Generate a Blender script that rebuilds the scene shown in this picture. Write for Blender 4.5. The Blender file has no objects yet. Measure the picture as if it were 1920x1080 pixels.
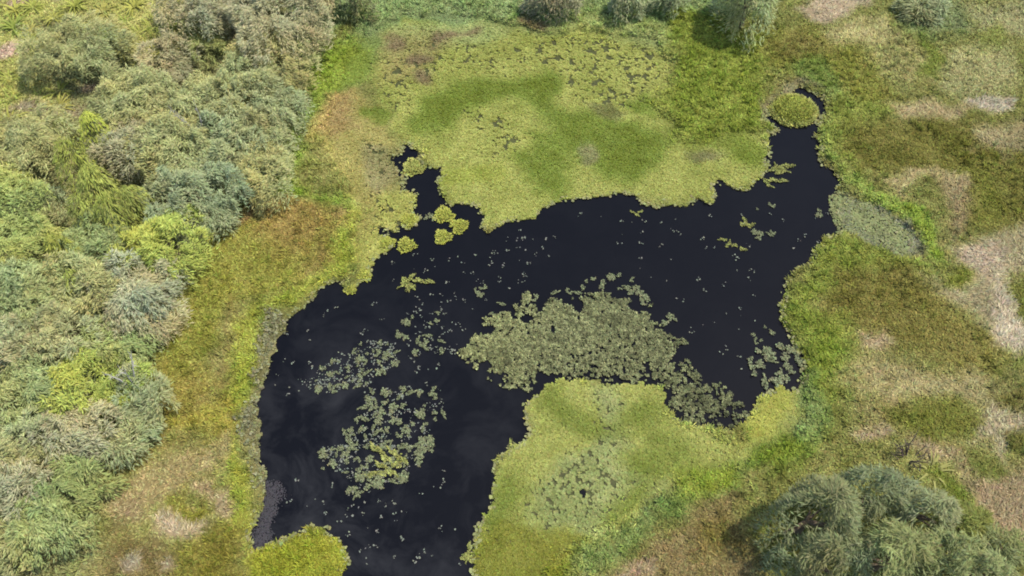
import bpy, math
import numpy as np
from mathutils import Vector

R = math.radians
rng = np.random.default_rng(7)
SC = bpy.context.scene
COL = SC.collection

# ------------------------------------------------------------------ camera
CAM_H, PITCH, HFOV = 40.0, 58.0, 62.0
cd = bpy.data.cameras.new('camera')
cd.sensor_width = 36
cd.angle = R(HFOV)
cd.clip_start, cd.clip_end = 0.5, 2000
cam = bpy.data.objects.new('camera', cd)
COL.objects.link(cam)
cam.location = (0, 0, CAM_H)
cam.rotation_euler = (R(90 - PITCH), 0, 0)
SC.camera = cam

# ------------------------------------------------------------------ light
SUN_DIR = Vector((0.42, 0.08, 0.90)).normalized()          # towards the sun: right of the picture, high
w = bpy.data.worlds.new('World')
SC.world = w
w.use_nodes = True
nt = w.node_tree
bg = nt.nodes['Background']
sky = nt.nodes.new('ShaderNodeTexSky')
sky.sky_type = 'NISHITA'
sky.sun_disc = False
sky.sun_elevation = math.asin(SUN_DIR.z)
sky.sun_rotation = math.atan2(SUN_DIR.x, SUN_DIR.y)
sky.dust_density = 2.0
nt.links.new(sky.outputs[0], bg.inputs[0])
bg.inputs[1].default_value = 0.15
sl = bpy.data.lights.new('sun', 'SUN')
sl.energy = 3.1
sl.angle = R(0.5)
sl.color = (1.0, 0.93, 0.81)
so = bpy.data.objects.new('sun', sl)
COL.objects.link(so)
so.rotation_euler = SUN_DIR.to_track_quat('Z', 'Y').to_euler()
so.location = (30, 10, 60)
SC.view_settings.view_transform = 'Standard'
SC.view_settings.look = 'None'
SC.view_settings.gamma = 1
SC.view_settings.exposure = 1.47
SC.cycles.filter_width = 1.9
SC.cycles.max_bounces = 5
SC.cycles.diffuse_bounces = 3
SC.cycles.transmission_bounces = 3

ALB = 0.37          # picture colour -> surface reflectance


# ------------------------------------------------------------------ geometry of the place
TX = math.tan(R(HFOV / 2))
SP, CP = math.sin(R(PITCH)), math.cos(R(PITCH))


def at(u, v, z=0.0):
    """point of the place, z metres above the water, that the survey photograph shows at u, v"""
    a = (np.asarray(u, float) - 960) / 960 * TX
    b = -(np.asarray(v, float) - 540) / 960 * TX
    dx, dy, dz = a, CP + b * SP, -SP + b * CP
    t = (z - CAM_H) / dz
    return np.stack([dx * t, dy * t], -1)


def to_px(x, y):
    d = y * CP + CAM_H * SP
    b = (y * SP - CAM_H * CP) / d
    return 960 + x / d / TX * 960, 540 - b / TX * 960


def lin(c):
    c = np.asarray(c, float) / 255
    return np.where(c <= 0.04045, c / 12.92, ((c + 0.055) / 1.055) ** 2.4)


_tab = rng.random((256, 256))


def vnoise(x, y, off=0):
    x = np.asarray(x, float) + 1000.37 + off * 17.3
    y = np.asarray(y, float) + 1000.71 + off * 31.7
    xi, yi = np.floor(x).astype(int), np.floor(y).astype(int)
    fx, fy = x - xi, y - yi
    fx, fy = fx * fx * (3 - 2 * fx), fy * fy * (3 - 2 * fy)
    a = _tab[xi & 255, yi & 255]; b = _tab[(xi + 1) & 255, yi & 255]
    c = _tab[xi & 255, (yi + 1) & 255]; d = _tab[(xi + 1) & 255, (yi + 1) & 255]
    return (a * (1 - fx) + b * fx) * (1 - fy) + (c * (1 - fx) + d * fx) * fy


def fbm(x, y, oct=4, off=0):
    s, amp, tot = 0, 1.0, 0
    for k in range(oct):
        s = s + amp * vnoise(x * 2 ** k, y * 2 ** k, off + k * 3)
        tot += amp
        amp *= 0.5
    return s / tot - 0.5


def ranked(f):
    o = np.empty(f.size); o[np.argsort(f, axis=None)] = np.linspace(0, 1, f.size)
    return o.reshape(f.shape)


# raster maps of the ground, in metres
X0, X1, Y0, Y1, ST = -52.0, 52.0, 0.0, 66.0, 0.08
gx = np.arange(X0, X1, ST)
gy = np.arange(Y0, Y1, ST)
GX, GY = np.meshgrid(gx, gy)          # [row=y, col=x]
W1x = GX + 2.0 * fbm(GX / 2.2, GY / 2.2, 4, 1); W1y = GY + 2.0 * fbm(GX / 2.2, GY / 2.2, 4, 5)
W2x = GX + 0.55 * fbm(GX / .45, GY / .45, 3, 9); W2y = GY + 0.55 * fbm(GX / .45, GY / .45, 3, 13)


def sdf(poly, PX, PY, pad):
    """signed distance in metres (negative inside) to a polygon given in survey pixels; far = +99"""
    P = at([p[0] for p in poly], [p[1] for p in poly])
    out = np.full(PX.shape, 99.0)
    lo, hi = P.min(0) - pad - 1.2, P.max(0) + pad + 1.2
    c0, c1 = np.clip(((lo[0] - X0) / ST, (hi[0] - X0) / ST), 0, PX.shape[1]).astype(int)
    r0, r1 = np.clip(((lo[1] - Y0) / ST, (hi[1] - Y0) / ST), 0, PX.shape[0]).astype(int)
    if c1 <= c0 or r1 <= r0:
        return out
    x, y = PX[r0:r1, c0:c1], PY[r0:r1, c0:c1]
    d2 = np.full(x.shape, 1e9)
    ins = np.zeros(x.shape, bool)
    n = len(P)
    for i in range(n):
        ax, ay = P[i]; bx, by = P[(i + 1) % n]
        ex, ey = bx - ax, by - ay
        L = ex * ex + ey * ey + 1e-9
        t = np.clip(((x - ax) * ex + (y - ay) * ey) / L, 0, 1)
        d2 = np.minimum(d2, (x - ax - t * ex) ** 2 + (y - ay - t * ey) ** 2)
        if ay != by:
            cr = ((ay > y) != (by > y)) & (x < ex * (y - ay) / (by - ay) + ax)
            ins ^= cr
    d = np.sqrt(d2)
    out[r0:r1, c0:c1] = np.where(ins, -d, d)
    return out


def ell(cx, cy, rx, ry, rot=0, n=20):
    a = np.linspace(0, 2 * math.pi, n, endpoint=False)
    c, s = math.cos(R(rot)), math.sin(R(rot))
    return [(cx + rx * math.cos(t) * c - ry * math.sin(t) * s, cy + rx * math.cos(t) * s + ry * math.sin(t) * c) for t in a]


def sample(img, x, y):
    c = np.clip((np.asarray(x) - X0) / ST, 0, img.shape[1] - 1.001)
    r = np.clip((np.asarray(y) - Y0) / ST, 0, img.shape[0] - 1.001)
    ci, ri = c.astype(int), r.astype(int)
    return img[ri, ci]


WATER = [(720,293),(735,293),(750,287),(752,270),(767,269),(780,282),(789,293),(783,303),(796,312),(803,311),(815,318),(827,313),(830,327),
 (824,343),(822,360),(837,380),(847,388),(870,380),(888,386),(903,393),(911,410),(905,427),(915,435),(930,427),(943,413),(970,415),(1003,410),
 (1017,390),(1033,380),(1073,375),(1083,370),(1117,373),(1133,367),(1173,363),(1193,367),(1200,380),(1227,387),(1257,383),(1280,388),
 (1303,374),(1333,380),(1341,372),(1336,360),(1331,347),(1347,346),(1373,353),(1395,357),(1423,333),(1437,320),(1434,300),(1441,283),(1439,263),(1437,253),
 (1458,245),(1447,238),(1430,229),(1433,203),(1447,196),(1463,179),(1480,176),(1484,169),(1497,163),(1510,170),(1537,180),(1550,193),(1547,210),
 (1537,222),(1535,233),(1538,242),(1530,260),(1537,277),(1537,297),(1547,313),(1563,325),(1573,337),(1571,353),(1574,367),(1582,380),(1566,393),
 (1570,410),(1580,423),(1575,438),(1557,443),(1543,460),(1527,473),(1517,490),(1493,510),(1480,530),(1467,550),(1465,573),(1461,590),(1467,600),
 (1477,623),(1487,647),(1500,663),(1508,685),(1508,705),(1500,722),(1480,738),(1457,727),(1430,743),(1410,770),(1402,782),(1394,800),(1360,806),(1290,802),
 (1252,778),(1243,745),(1236,724),(1180,722),(1120,718),(1050,716),(1020,726),(1013,737),(993,747),(980,763),(983,787),(990,807),(997,817),(973,833),(950,853),
 (927,872),(925,897),(918,913),(923,933),(928,948),(910,963),(908,980),(892,990),(890,1017),(887,1037),(888,1057),(887,1080),(880,1140),(860,1200),(740,1220),(660,1180),(638,1110),
 (638,1080),(645,1050),(645,1035),(633,1020),(623,1010),(613,1000),(597,993),(573,997),(553,1007),(540,1015),(523,1013),(520,1022),(497,1027),(490,1040),
 (468,1035),(465,1000),(475,977),(485,953),(491,933),(493,907),(490,883),(486,867),(482,840),(484,815),(480,787),(480,753),(486,720),(492,708),(503,690),
 (510,660),(514,643),(527,617),(533,600),(547,590),(573,573),(580,560),(597,543),(623,528),(640,530),(648,543),(662,552),(667,540),(672,530),(690,527),
 (693,513),(695,490),(707,483),(713,473),(730,467),(737,457),(733,447),(716,441),(723,433),(743,433),(748,427),(753,420),(767,427),(780,420),(783,410),
 (771,400),(777,387),(783,373),(770,363),(752,358),(754,347),(757,330),(745,330),(741,310),(730,298)]
UPPER_MAT = [(640,120),(690,70),(750,30),(860,22),(960,55),(1100,62),(1220,75),(1262,120),(1250,200),(1262,262),(1330,255),(1430,235),(1450,300),(1430,345),(1360,370),(1200,410),
 (1000,425),(900,440),(840,405),(800,330),(770,280),(790,420),(740,470),(700,500),(690,535),(655,560),(640,530),(668,480),(668,400),(650,360),(620,300),(610,230)]
LOWER_MAT = [(1003,715),(1120,708),(1240,715),(1262,780),(1290,798),(1335,806),(1375,832),(1395,800),(1402,775),(1430,738),(1460,722),(1510,715),(1520,760),(1500,820),(1440,850),(1380,885),
 (1290,900),(1200,960),(1120,1010),(1060,1040),(1010,1100),(1000,1200),(870,1200),(880,1030),(905,950),(910,880),(970,825),(975,760)]
LEFT_MAT = [(640,1200),(640,1020),(600,985),(560,995),(490,1035),(480,1070),(470,1200)]
BED = [(853,655),(880,630),(910,605),(950,580),(962,560),(985,545),(1000,572),(1010,592),(1025,562),(1050,548),(1075,565),(1100,550),(1130,545),(1165,550),(1190,570),(1215,572),(1220,590),(1240,605),(1256,590),(1266,625),
 (1285,650),(1290,690),(1320,715),(1370,735),(1395,760),(1402,782),(1392,804),(1360,808),(1290,804),(1252,780),(1238,735),(1215,719),(1180,720),(1100,714),(1045,716),(1005,722),(985,735),(950,725),(920,715),(900,700),(870,685)]
SHALLOW = [(1574,366),(1600,372),(1635,385),(1665,402),(1700,420),(1722,448),(1726,484),(1690,482),(1645,470),(1608,452),(1585,438),(1578,425),(1566,400)]
LEFT_RIM = [(500,588),(536,596),(540,606),(527,625),(512,655),(505,692),(492,712),(484,745),(486,800),(490,860),(496,895),(488,920),(478,890),(470,845),(450,808),(441,790),(466,762),(480,715),(487,660),(492,610)]
MUD = [(496,912),(530,908),(533,935),(520,972),(512,1000),(494,1030),(468,1036),(470,995),(486,955)]

sd_water = sdf(WATER, W2x, W2y, 40)
sd_um = sdf(UPPER_MAT, W1x, W1y, 6); sd_lm = sdf(LOWER_MAT, W2x, W2y, 6); sd_ftm = sdf(LEFT_MAT, W2x, W2y, 6)
sd_bed = sdf(BED, W2x, W2y, 4)
WMx = GX + 1.1 * fbm(GX / 1.0, GY / 1.0, 4, 220); WMy = GY + 1.1 * fbm(GX / 1.0, GY / 1.0, 4, 225)
sd_sh = sdf(SHALLOW, WMx, WMy, 4)
sd_rim = sdf(LEFT_RIM, WMx, WMy, 4)
sd_mud = sdf(MUD, GX + 1.3 * fbm(GX / .9, GY / .9, 4, 210), GY + 1.3 * fbm(GX / .9, GY / .9, 4, 215), 4)
sd_basin = np.minimum.reduce([sd_water, sd_um + .3, sd_lm + .3, sd_sh + .1])
water = sd_water < 0

# ------------------------------------------------------------------ what grows where: colour map (picture colours)
CM = np.empty(GX.shape + (3,))
CM[:] = (132, 134, 64)


def paint(poly, col, soft=0.8, op=1.0, fine=False):
    d = sdf(poly, *( (W2x, W2y) if fine else (W1x, W1y) ), soft * 2 + .5)
    a = np.clip(0.5 - d / (2 * soft), 0, 1)
    a = (a * a * (3 - 2 * a) * op)[..., None]
    CM[:] = CM * (1 - a) + np.asarray(col, float) * a


# broad mottling of the meadow
n = fbm(GX / 5, GY / 5, 5, 40)
CM += (n[..., None] * np.array([42, 26, 30]))
# left: forest floor
paint([(-400,-200),(640,-200),(600,100),(560,240),(530,360),(430,430),(390,520),(330,620),(280,740),(240,860),(190,1000),(190,1300),(-400,1300)], (138,140,84), .8)
paint([(-400,-200),(330,-200),(350,60),(360,110),(280,120),(180,40),(70,60),(60,130),(110,200),(60,240),(-400,260)], (172,172,88), .7)
# left marsh
paint([(430,400),(500,372),(580,366),(640,390),(662,430),(640,490),(560,540),(490,570),(440,600),(400,700),(340,810),(230,880),(250,800),(300,680),(340,590),(395,510),(400,450)], (138,138,52), .6)
paint([(500,390),(600,380),(640,420),(600,470),(520,480),(470,440)], (148,126,62), 1.0, .85)
paint([(425,415),(470,388),(540,372),(600,372),(650,400),(655,430),(610,392),(540,388),(480,405),(440,425)], (166,130,86), .5, .75)
paint([(450,570),(475,600),(455,680),(430,740),(410,760),(430,680),(440,610)], (142,126,68), .6, .6)
paint([(640,440),(620,500),(560,530),(590,490)], (155,130,75), .5, .6)
paint([(656,380),(668,400),(668,480),(640,515),(600,535),(545,575),(505,592),(490,650),(480,720),(455,780),(432,830),(474,930),(482,960),(465,1032),(425,1010),(440,940),(425,870),(405,810),(440,720),(462,620),(520,560),(600,515),(645,470)], (148,156,52), .35)
paint([(300,700),(370,690),(420,720),(380,800),(310,830),(270,800)], (136,126,50), .8, .8)
paint([(340,800),(420,760),(450,790),(430,830),(380,830)], (150,142,50), .6)
# left bottom: dry tongue, pale patches
paint([(210,935),(290,890),(360,858),(412,828),(426,838),(424,858),(385,892),(335,920),(285,955),(215,975)], (164,150,94), .6)
paint([(240,840),(330,820),(340,850),(260,885),(215,900)], (128,118,54), .6)
paint([(285,975),(330,955),(370,960),(392,985),(388,1005),(350,1022),(300,1012)], (178,162,122), .35, 1, True)
paint([(392,928),(430,918),(437,960),(425,988),(408,972)], (172,156,112), .3, 1, True)
paint([(362,918),(398,915),(395,935),(372,936)], (178,154,112), .3, 1, True)
paint([(215,960),(260,940),(270,980),(220,1000)], (160,142,98), .5)
paint([(195,1010),(300,1015),(350,1025),(340,1090),(190,1150),(180,1050)], (118,106,58), .7)
paint([(318,930),(345,912),(395,945),(395,965),(330,962)], (122,120,38), .4)
paint([(360,1010),(450,990),(465,1040),(480,1150),(340,1150),(345,1050)], (122,116,42), .7)
paint([(205,1060),(240,1050),(250,1080),(215,1090)], (172,160,128), .3)
paint([(300,1055),(335,1045),(330,1075),(300,1080)], (166,152,120), .3)
paint(LEFT_RIM, (122,120,84), .4, .9, True)
paint(LEFT_MAT, (142,146,38), .3)
# upper mat and what surrounds it
paint([(560,120),(640,50),(700,-10),(720,-120),(560,-120)], (128,160,92), .8)
paint([(700,-150),(1420,-150),(1420,30),(1290,60),(1200,62),(950,50),(720,70),(660,130)], (120,158,92), 1.0)
paint([(950,40),(1180,20),(1280,60),(1250,110),(1080,90),(960,75)], (150,164,88), 1.0)
paint([(575,130),(625,90),(700,90),(690,150),(640,180),(600,190),(575,260),(560,330),(600,372),(665,372),(668,400),(620,392),(525,366),(545,300),(565,220)], (128,160,52), .7)
paint([(600,200),(660,170),(700,200),(745,270),(750,350),(735,400),(700,470),(672,470),(668,400),(640,350),(605,290),(592,240)], (174,166,82), .6)
paint([(600,190),(655,180),(670,240),(640,270),(600,250)], (178,152,88), .6, .9)
paint([(690,280),(750,280),(755,350),(720,380),(690,340)], (158,152,92), .5, .9)
paint([(710,370),(785,365),(780,425),(735,465),(695,520),(660,545),(665,480),(690,430)], (176,178,78), .4)
paint([(690,130),(760,40),(960,70),(1100,60),(1250,110),(1250,200),(1250,262),(1440,240),(1440,330),(1340,380),(1190,380),(1080,375),(1000,420),(910,430),(830,390),(800,310),(745,260),(700,190)], (170,177,76), .7)
paint([(720,60),(900,40),(960,70),(900,90),(780,100),(710,110)], (172,186,100), .6)
paint([(715,80),(770,70),(860,72),(850,90),(800,120),(770,150),(710,145)], (168,158,84), .8, .8)
for e in [(835,72,28,10,-25),(1000,48,16,10,-10),(735,85,18,8,-15),(790,110,32,10,0),(885,65,24,5,0),(790,145,14,16,0)]:
    paint(ell(*e), (140,122,82), .35, .9)
GREEN = (117,141,36)
paint([(785,195),(815,172),(870,158),(930,150),(1000,146),(1035,152),(1045,195),(1050,222),(1020,228),(985,205),(950,190),(905,205),(870,225),(830,258),(790,250),(768,232)], GREEN, .8)
paint([(1020,225),(1090,215),(1160,235),(1210,245),(1260,258),(1240,300),(1180,345),(1130,345),(1100,315),(1060,300),(1050,260)], GREEN, .8)
paint([(985,258),(1050,248),(1068,285),(1040,300),(1065,345),(1035,368),(990,335),(955,300),(960,290),(990,290)], (123,145,40), .8)
paint([(1250,20),(1330,40),(1430,85),(1440,120),(1425,200),(1428,235),(1370,265),(1290,270),(1250,255),(1245,200),(1262,120)], (129,143,46), .8)
paint(ell(1215,200,28,22), GREEN, .6)
paint(ell(1390,285,42,26), (134,152,44), .5)
paint(ell(870,330,70,20), (156,168,54), .6, .7)
paint(ell(700,212,20,10,20), GREEN, .3, .8)
paint([(1100,200),(1150,193),(1172,220),(1150,240),(1115,225)], (132,136,66), .3)
paint(ell(1085,295,20,22), (140,144,80), .35)
paint(ell(1318,288,22,14), (134,134,74), .35)
# right meadow
paint([(1440,60),(1560,80),(1640,120),(1660,200),(1600,260),(1575,200),(1520,130),(1440,130)], (134,136,52), .8)
paint([(1480,120),(1530,115),(1570,150),(1572,200),(1550,190),(1530,165),(1500,150)], (116,140,58), .5)
paint([(1545,180),(1640,190),(1660,260),(1640,310),(1600,330),(1560,300),(1540,250)], (132,142,54), .7)
paint([(1590,250),(1700,232),(1860,240),(2050,260),(2050,430),(1850,445),(1790,410),(1790,340),(1690,330),(1640,330),(1590,290)], (116,114,44), .8)
paint([(1800,330),(1860,320),(1860,420),(1820,420)], (124,128,46), .9, .8)
paint([(1536,250),(1552,240),(1566,300),(1580,330),(1640,362),(1700,395),(1745,425),(1762,460),(1758,500),(1726,492),(1722,450),(1690,412),(1640,385),(1576,358),(1556,320),(1535,292)], (140,158,64), .35)
paint([(1640,365),(1715,398),(1750,435),(1755,490),(1726,485),(1722,440),(1670,395)], (122,158,44), .4, .8)
paint([(1560,445),(1590,442),(1612,462),(1680,490),(1750,505),(1720,530),(1640,540),(1560,545),(1530,600),(1550,650),(1560,720),(1545,830),(1500,850),(1512,720),(1490,645),(1466,590),(1468,550),(1490,510),(1530,475)], (130,142,52), .6)
paint([(1560,520),(1680,510),(1760,560),(1800,600),(1860,650),(1870,700),(1760,690),(1690,670),(1620,645),(1560,630),(1530,570)], (124,118,50), .8)
paint([(1530,600),(1570,600),(1590,700),(1560,760),(1530,680)], (132,152,44), .8, .7)
paint(SHALLOW, (128,132,98), .15, 1, True)
paint([(1690,455),(1722,440),(1726,480),(1690,478)], (142,136,112), .3, .8, True)
DRY = (182,166,120)
for p, c, s in [
 ([(1488,32),(1530,15),(1600,-40),(1660,-40),(1625,15),(1600,35),(1560,60),(1520,62)], (188,170,134), .4),
 ([(1530,85),(1600,50),(1650,48),(1690,90),(1720,100),(1735,125),(1720,150),(1690,150),(1680,110),(1620,95),(1560,98)], (176,168,104), .5),
 ([(1620,110),(1700,80),(1730,120),(1700,160),(1650,150)], (164,160,92), .7),
 ([(1740,150),(1780,110),(1850,95),(1900,110),(1900,150),(1860,180),(1810,195),(1760,185)], (166,164,102), .6),
 ([(1790,30),(1880,20),(2000,0),(2000,100),(1900,90),(1830,70)], (162,160,104), .8),
 ([(1812,200),(1850,186),(1882,184),(1884,212),(1850,228),(1820,216)], (194,182,152), .25),
 ([(1640,195),(1700,205),(1770,215),(1815,208),(1830,222),(1790,232),(1740,232),(1670,222)], (178,160,112), .4),
 ([(1820,262),(1890,240),(2000,230),(2000,290),(1870,308),(1832,290)], (164,152,104), .5),
 ([(1665,345),(1705,326),(1760,328),(1792,345),(1800,380),(1780,370),(1740,346),(1700,358),(1690,370)], (178,162,108), .35),
 ([(1770,360),(1800,360),(1810,440),(1790,460),(1775,420)], (158,140,98), .5),
 ([(1745,540),(1790,480),(1850,452),(1900,425),(2000,400),(2000,700),(1900,690),(1860,650),(1835,600),(1800,575),(1755,565)], (172,160,116), .5),
 ([(1850,540),(1880,510),(1885,560),(1880,610),(1960,640),(1960,700),(1895,688),(1862,640),(1850,590)], (190,178,144), .3),
 ([(1800,470),(1870,455),(1890,500),(1840,530),(1790,520)], (190,172,138), .4),
 ([(1600,645),(1660,640),(1692,664),(1650,676),(1610,672)], (180,160,118), .4),
 ([(1588,705),(1640,690),(1720,700),(1810,690),(1850,720),(1790,735),(1720,735),(1660,765),(1600,745)], (172,160,104), .5),
 ([(1700,735),(1830,720),(1920,730),(2000,740),(2000,800),(1920,790),(1870,760),(1790,760)], (158,150,96), .5),
 ([(1790,835),(1815,800),(1830,755),(1868,748),(1890,772),(1920,785),(2000,790),(2000,840),(1880,850),(1862,890),(1835,845)], (180,168,126), .35),
 ([(1585,825),(1605,812),(1632,800),(1650,822),(1620,838),(1590,840)], (184,162,122), .3),
 ([(1685,810),(1740,815),(1765,835),(1790,870),(1820,915),(1880,900),(2000,870),(2000,1080),(1905,1045),(1860,990),(1815,935),(1775,885),(1740,850),(1700,830)], (168,148,108), .4),
 ([(1600,770),(1680,755),(1700,780),(1650,800),(1600,800)], (150,138,82), .5)]:
    paint(p, c, s * 1.25, .95)
for p, c, s in [
 ([(1640,775),(1700,752),(1780,760),(1800,800),(1770,822),(1720,808),(1650,800)], (114,118,42), .5),
 ([(1830,70),(1880,70),(1890,110),(1840,110)], (126,134,56), .6),
 ([(1695,70),(1740,80),(1765,120),(1755,160),(1725,150),(1735,110)], (116,130,44), .4),
 ([(1875,540),(1960,520),(1960,610),(1905,620),(1880,590)], (116,120,46), .35),
 ([(1862,830),(1960,800),(1960,900),(1880,860)], (96,98,38), .35),
 ([(1750,520),(1780,495),(1815,520),(1800,545),(1760,545)], (118,126,40), .4),
 ([(1740,880),(1772,872),(1805,925),(1825,965),(1795,965),(1760,930)], (108,122,38), .35),
 ([(1790,860),(1850,870),(1860,900),(1820,910)], (104,112,42), .35),
 ([(1830,735),(1920,735),(1920,770),(1870,765)], (126,122,58), .5),
 ([(1700,30),(1790,20),(1810,70),(1740,90),(1690,70)], (128,142,88), .7),
 ([(1480,70),(1530,80),(1560,110),(1480,110),(1440,90)], (130,124,56), .5)]:
    paint(p, c, s * 1.2)
paint([(1505,712),(1545,720),(1550,800),(1520,850),(1490,840),(1512,780)], (118,142,70), .4)
# lower mat and the bank under it
paint([(985,720),(1240,712),(1262,780),(1330,808),(1378,832),(1402,778),(1460,722),(1510,720),(1515,780),(1490,820),(1400,880),(1300,900),(1200,960),(1100,1020),(1010,1100),(1000,1200),(860,1200),(890,1000),(920,870),(990,800)], (168,174,78), .4)
paint([(1380,830),(1402,780),(1460,725),(1508,722),(1500,780),(1450,820)], (172,176,66), .4)
paint([(1115,722),(1160,722),(1165,800),(1175,880),(1240,905),(1235,935),(1160,960),(1110,1015),(1020,1012),(1010,915),(1060,890),(1110,840),(1125,790)], (156,168,96), .5, .8)
LG = (128,143,48)
for e in [(1045,765,32,30,0),(1235,862,62,42,-20),(1205,792,40,24,0),(1090,800,70,18,0),(962,925,34,42,0),(1165,945,60,22,-30),(945,1010,34,50,0),(1000,1060,60,44,0)]:
    paint(ell(*e), LG, .6, .9)
paint([(880,1040),(960,980),(1040,1020),(1100,1020),(1060,1080),(1000,1200),(880,1200)], (136,140,42), .5)
paint([(1400,850),(1480,820),(1520,850),(1480,880),(1400,890)], (120,142,44), .5)
paint([(1060,1050),(1120,1010),(1200,970),(1270,920),(1330,880),(1400,880),(1400,930),(1310,965),(1230,1005),(1130,1060),(1060,1090)], (112,132,62), .5)
paint([(1250,880),(1380,880),(1400,920),(1320,960),(1270,940)], (132,148,44), .5)
paint([(1140,1070),(1220,1020),(1320,970),(1390,935),(1410,1000),(1420,1200),(1080,1200)], (130,116,68), .5)
paint([(1150,1075),(1180,1050),(1230,1050),(1220,1090),(1160,1100)], (164,144,104), .3)
paint([(1320,1000),(1385,990),(1390,1060),(1320,1060)], (122,112,48), .7)
# islet zone, mud, earth patches, banks by the channel
paint([(1420,200),(1440,190),(1470,165),(1500,150),(1540,170),(1500,160),(1450,205),(1430,240)], (150,142,100), .25, .9, True)

for e, c in [((222,434,24,9,-15),(214,172,122)), ((14,108,34,14,-18),(206,178,148)), ((450,95,10,8,0),(214,180,150)), ((90,225,70,14,0),(160,148,110)), ((165,185,22,10,0),(158,142,112)), ((30,8,20,8,0),(196,170,140)), ((115,5,14,8,0),(186,166,140)), ((435,70,22,30,0),(150,142,100))]:
    paint(ell(*e), c, .35)
# yellow-green shore fringe everywhere the land meets the open water
CM += (fbm(GX / 1.3, GY / 1.3, 4, 60) * 34)[..., None] * np.array([1, .85, .8])
CM += (fbm(GX / .5, GY / .5, 3, 66) * 30)[..., None] * np.array([1, .95, .75])
lum = CM @ np.array([.3, .59, .11])
CM[:] = np.clip(lum[..., None] * .13 + CM * .87, 12, 235)
ALBM = lin(CM) * ALB
ALBM[..., 0] = np.maximum(ALBM[..., 0], .76 * ALBM[..., 1])
ALBM = ALBM.astype(np.float32)

# dry-grass mask: pale and reddish enough
sat = CM[..., 0] - CM[..., 2]
DRYM = np.clip((CM[..., 2] - 78) / 40, 0, 1) * np.clip((CM[..., 0] - CM[..., 1] + 2) / 10, 0, 1)

# relief
H = np.clip(sd_basin * 0.55, -0.7, 0.24) + 0.0
H = np.where(sd_basin > 0, H + 0.02 + np.clip(sd_basin / 6, 0, 1) * (0.25 + 0.9 * fbm(GX / 7, GY / 7, 4, 80)), H)
H = np.where(sd_ftm < 0, np.maximum(H, 0.05), H)
H = np.where((sd_rim < 0) & (sd_water < 0), np.maximum(H, 0.01), H)


# ------------------------------------------------------------------ materials
def mat_col(name, rough=0.7, spec=0.25, transl=0.0, noise=0.0, nscale=8.0):
    m = bpy.data.materials.new(name)
    m.use_nodes = True
    t = m.node_tree
    p = t.nodes['Principled BSDF']
    a = t.nodes.new('ShaderNodeAttribute'); a.attribute_name = 'Col'
    src = a.outputs['Color']
    if noise:
        co = t.nodes.new('ShaderNodeNewGeometry')
        nz = t.nodes.new('ShaderNodeTexNoise'); nz.inputs['Scale'].default_value = nscale; nz.inputs['Detail'].default_value = 6
        t.links.new(co.outputs['Position'], nz.inputs['Vector'])
        mr = t.nodes.new('ShaderNodeMapRange'); mr.inputs[3].default_value = 1 - noise; mr.inputs[4].default_value = 1 + noise
        mr.inputs[1].default_value = .3; mr.inputs[2].default_value = .7
        t.links.new(nz.outputs['Fac'], mr.inputs[0])
        mx = t.nodes.new('ShaderNodeVectorMath'); mx.operation = 'SCALE'
        t.links.new(src, mx.inputs[0]); t.links.new(mr.outputs[0], mx.inputs['Scale'])
        src = mx.outputs[0]
    t.links.new(src, p.inputs['Base Color'])
    p.inputs['Roughness'].default_value = rough
    p.inputs['Specular IOR Level'].default_value = spec
    if transl:
        tr = t.nodes.new('ShaderNodeBsdfTranslucent')
        t.links.new(src, tr.inputs['Color'])
        ms = t.nodes.new('ShaderNodeMixShader'); ms.inputs[0].default_value = transl
        t.links.new(p.outputs[0], ms.inputs[1]); t.links.new(tr.outputs[0], ms.inputs[2])
        t.links.new(ms.outputs[0], t.nodes['Material Output'].inputs[0])
    return m


M_LEAF = mat_col('leaf', .6, .10, .40)
M_GRASS = mat_col('grass', .7, .08, .18)
M_PAD = mat_col('pad', .6, .10, .1)
M_SOIL = mat_col('soil', .9, .1, 0, .35, 5)
M_WOOD = mat_col('bark', .9, .1, 0, .4, 20)


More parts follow.
